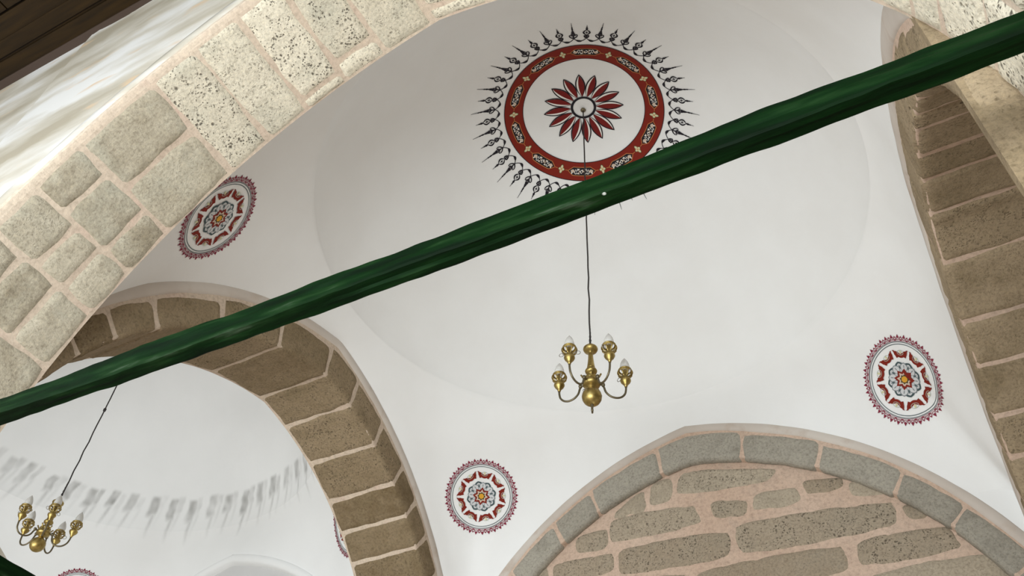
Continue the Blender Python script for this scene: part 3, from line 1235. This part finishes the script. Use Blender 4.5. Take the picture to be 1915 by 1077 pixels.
# the stains sit in the plaster's own colour: an attribute painted on the dome's mesh, shaped streak by streak
ob = bpy.data.objects['ceiling_side_dome']
bmS = bmesh.new()
bmS.from_mesh(ob.data)
ring_faces = [f for f in bmS.faces if 4.0 < f.calc_center_median().z < 5.25 and
              hypot(f.calc_center_median().x - XB, f.calc_center_median().y) > 2.4]
eds = list({e for f in ring_faces for e in f.edges})
bmesh.ops.subdivide_edges(bmS, edges=eds, cuts=3, use_grid_fill=True)
la = bmS.verts.layers.float.new('stain')
streaks = []
nS = 54
for k in range(nS):
    a = (radians(169) + 2 * pi * k / nS + rnd.uniform(-.008, .008)) % (2 * pi)
    st = rnd.uniform(.6, 1.0)
    streaks.append((a, st, rnd.uniform(.026, .036), rnd.uniform(-.03, .03), rnd.uniform(.30, .42), rnd.random()))
    streaks.append(((a - .046) % (2 * pi), st * rnd.uniform(.2, .65), rnd.uniform(.016, .026), rnd.uniform(-.02, .04), rnd.uniform(.22, .34), .9))
for v in bmS.verts:
    x, y, z = v.co
    th = atan2(y, x - XB) % (2 * pi)
    if not 3.9 < z < 5.3:
        continue
    val = 0
    for a, st, hw, dz, ln, rn in streaks:
        d = (th - a + pi) % (2 * pi) - pi
        if abs(d) > .09:
            continue
        top = 4.98 + dz
        lean = (top - z) * .10
        d2 = d - lean * (1 if rn > .5 else .6)
        wv = .010 * noise.noise(Vector((z * 9, a * 7, 2)))
        across = max(0, 1 - abs(d2 + wv) / hw)
        across = min(1, across * 2.2)
        along = min(1, max(0, (top - z) / .05)) * min(1, max(0, (z - (top - ln)) / .10))
        body = across * along * st * (.65 + .5 * noise.noise(Vector((th * 30, z * 8, 1))))
        tail = max(0, 1 - abs(d2 + .012) / .014) * min(1, max(0, (top - ln + .12 - z) / .08)) * min(1, max(0, (z - (top - ln - .30)) / .25)) * .55 * st
        val = max(val, body, tail)
    v[la] = max(0, min(1, val))
bmS.to_mesh(ob.data)
bmS.free()
at = N(M_whiteB, 'ShaderNodeAttribute', attribute_name='stain')
_bs = M_whiteB.node_tree.nodes['Principled BSDF']
_src = _bs.inputs['Base Color'].links[0].from_socket
setcol(M_whiteB, mix(M_whiteB, at.outputs['Fac'], _src, (0.34, 0.335, 0.32)))

# ------------------------------------------------------------------ chandeliers


def lathe(bm, prof, n=28, c=(0, 0, 0), mi=0):
    rows = []
    for r, z in prof:
        rows.append([(c[0] + max(r, .0005) * cos(2 * pi * i / n), c[1] + max(r, .0005) * sin(2 * pi * i / n), c[2] + z) for i in range(n)])
    vs, fs = quadgrid(bm, rows, mi, closed=True)
    for f in fs:
        f.smooth = True


def tube(bm, pts, r, n=10, mi=0, closed=False):
    pts = [Vector(p) for p in pts]
    rows = []
    m_ = len(pts)
    ref = None
    for i, p in enumerate(pts):
        a = pts[(i - 1) % m_] if closed else pts[max(0, i - 1)]
        b = pts[(i + 1) % m_] if closed else pts[min(m_ - 1, i + 1)]
        t = (b - a).normalized()
        if ref is None:
            ref = t.orthogonal().normalized()
        ref = (ref - t * ref.dot(t)).normalized()
        q = t.cross(ref)
        rr_ = r(i / (m_ - 1)) if callable(r) else r
        rows.append([p + ref * rr_ * cos(2 * pi * k / n) + q * rr_ * sin(2 * pi * k / n) for k in range(n)])
    if closed:
        rows.append(rows[0])
    vs, fs = quadgrid(bm, rows, mi, closed=True)
    for f in fs:
        f.smooth = True
    if not closed:
        bm.faces.new(vs[0])
        bm.faces.new(vs[-1])


def smooth_path(pts, n=8):
    out = []
    P = [Vector(p) for p in pts]
    P = [2 * P[0] - P[1]] + P + [2 * P[-1] - P[-2]]
    for i in range(1, len(P) - 2):
        for j in range(n):
            t = j / n
            out.append(0.5 * ((2 * P[i]) + (-P[i - 1] + P[i + 1]) * t + (2 * P[i - 1] - 5 * P[i] + 4 * P[i + 1] - P[i + 2]) * t * t +
                              (-P[i - 1] + 3 * P[i] - 3 * P[i + 1] + P[i + 2]) * t ** 3))
    out.append(P[-2])
    return out


def chandelier(loc, label, top_z, angs, knot=None, finial=True, bend=(0, 0)):
    """loc is the underside of the ball; heights below are measured from there"""
    root = thing('brass_chandelier', label, 'chandelier', loc, 'brass chandeliers hung from the domes')
    hz = top_z - loc[2]
    bx, by_ = bend
    # cable
    bm = bmesh.new()
    pts = [(0, 0, .70)]
    k = 26
    for i in range(1, k + 1):
        t = i / k
        j = .010 * (noise.noise(Vector((i * .9, loc[0], 0)))) if i < k else 0
        pts.append((bx * t + j, by_ * t + j * .5, .70 + (hz - .70) * t))
    tube(bm, pts, .0085, 6)
    for ph in (0, pi):
        tube(bm, [(.011 * cos(ph + i * .9) * (1 - i / 22), .011 * sin(ph + i * .9) * (1 - i / 22), .68 + i * .014) for i in range(22)], .006, 5)
    if knot:
        lathe(bm, [(0, -.035), (.018, -.02), (.02, .01), (.008, .035), (0, .04)], 8, (bx * .3 + .004, by_ * .3, knot - loc[2]))
        tube(bm, [(.0, 0, knot - loc[2]), (.03, 0, knot - loc[2] + .012), (.045, 0, knot - loc[2] - .005)], .006, 5)
    link('cable', bm, M_cable, root)
    bm = bmesh.new()
    lathe(bm, [(.0, -.03), (.026, -.028), (.034, -.012), (.030, 0), (.0, .0)], 18, (bx, by_, hz))
    link('ceiling_hook', bm, M_dbrass, root)
    # stem: top disc, tapering neck, knob
    bm = bmesh.new()
    lathe(bm, [(0, .725), (.012, .722), (.020, .71), (.052, .700), (.066, .684), (.068, .672), (.060, .655), (.038, .640), (.020, .630),
               (.017, .618), (.022, .606), (.024, .56), (.030, .50), (.036, .455), (.036, .445), (.028, .438), (.030, .432), (.048, .424), (.055, .408),
               (.050, .392), (.034, .380), (.020, .372), (.018, .352), (.0, .35)])
    link('stem', bm, M_brass, root)
    # hub
    bm = bmesh.new()
    lathe(bm, [(0, .36), (.030, .358), (.044, .348), (.046, .335), (.060, .328), (.064, .318), (.052, .306), (.054, .296), (.075, .286),
               (.080, .266), (.076, .244), (.055, .232), (.040, .224), (.030, .212), (.022, .205), (0, .20)])
    for i in range(5):
        a = angs[i] + pi / 5
        tube(bm, [(.062 * cos(a), .062 * sin(a), .30), (.082 * cos(a), .082 * sin(a), .325), (.094 * cos(a), .094 * sin(a), .345)], .008, 6)
    link('hub', bm, M_brass, root)
    # ball and drop
    bm = bmesh.new()
    lathe(bm, [(0, .215), (.024, .212), (.034, .200), (.040, .190), (.062, .172), (.082, .145), (.088, .115), (.084, .085), (.068, .055),
               (.045, .035), (.020, .025), (.0, .023)])
    link('ball', bm, M_brass, root)
    if finial:
        bm = bmesh.new()
        lathe(bm, [(0, .035), (.016, .030), (.013, .015), (.010, -.020), (.012, -.03), (.010, -.045), (0, -.048)], 12)
        link('drop_finial', bm, M_dbrass, root)
    # arms
    for i, a in enumerate(angs):
        ca, sa = cos(a), sin(a)
        T = lambda r, z_: (r * ca, r * sa, z_)
        bm = bmesh.new()
        tube(bm, smooth_path([T(.065, .262), T(.098, .262), T(.112, .235), T(.128, .185), T(.165, .148), T(.215, .135), T(.262, .150), T(.296, .190), T(.308, .240), T(.310, .285)]), .0095, 10)
        lathe(bm, [(0, .02), (.016, .016), (.018, 0), (.012, -.014), (0, -.016)], 10, T(.105, .262))
        arm = link('arm', bm, M_dbrass, root)
        cx_, cy_ = .31 * ca, .31 * sa
        b2 = bmesh.new()
        lathe(b2, [(0, .270), (.012, .272), (.016, .290), (.024, .305), (.040, .325), (.049, .345), (.047, .358), (.032, .368), (.026, .376), (.034, .384),
                   (.028, .392), (.026, .400), (.0, .402)], 20, (cx_, cy_, 0))
        # open basket: bowed ribs between foot and rim
        for j in range(8):
            b = 2 * pi * j / 8
            tube(b2, [(cx_ + r * cos(b), cy_ + r * sin(b), z_) for r, z_ in ((.026, .386), (.048, .398), (.064, .420), (.064, .446), (.052, .462))], .0055, 5)
        tube(b2, [(cx_ + .054 * cos(t), cy_ + .054 * sin(t), .466) for t in [2 * pi * j / 24 for j in range(24)]], .0085, 6, closed=True)
        tube(b2, [(cx_ + .066 * cos(t), cy_ + .066 * sin(t), .440) for t in [2 * pi * j / 24 for j in range(24)]], .006, 6, closed=True)
        link('lamp_cup', b2, M_brass, arm)
        b3 = bmesh.new()
        lathe(b3, [(0, .396), (.021, .398), (.022, .41), (.022, .462), (.019, .47), (0, .47)], 14, (cx_, cy_, 0))
        o = link('candle_socket', b3, M_brass, arm)
        b4 = bmesh.new()
        lathe(b4, [(.014, .462), (.030, .472), (.041, .490), (.0445, .510), (.042, .530), (.035, .556), (.026, .578), (.016, .595), (.008, .604), (.005, .612), (0, .614)], 20, (cx_, cy_, 0))
        link('glass_bulb', b4, M_bulb, arm)
        b5 = bmesh.new()
        for sgn, off in ((1, .6), (-1, .3)):
            b = a + sgn * (pi / 2) + off
            ux, uy = cos(b), sin(b)
            q = []
            for j in range(16):
                t = 2 * pi * j / 16
                rr_ = .074 + .022 * cos(t)
                q.append((cx_ + ux * rr_, cy_ + uy * rr_, .405 + .020 * sin(t)))
            tube(b5, q, .0032, 5, closed=True)
        link('wire_loop', b5, M_wire, arm)
    return root


angs = [radians(x) for x in (257, 325, 44 - 8, 113.4, 182)]
chandelier((0.052, 0.0, 2.175), 'brass five-arm chandelier hanging at the centre, straight below the large dome medallion', 7.0, angs, finial=True, bend=(-.012, .018))
angsB = [radians(x) for x in (258, 330, 45, 117, 190)]
chandelier((-7.02, -0.04, 2.42), 'brass chandelier at lower left, seen through the open arch against the stained side dome', 6.98, angsB,
           knot=4.54, finial=False, bend=(.01, .02))
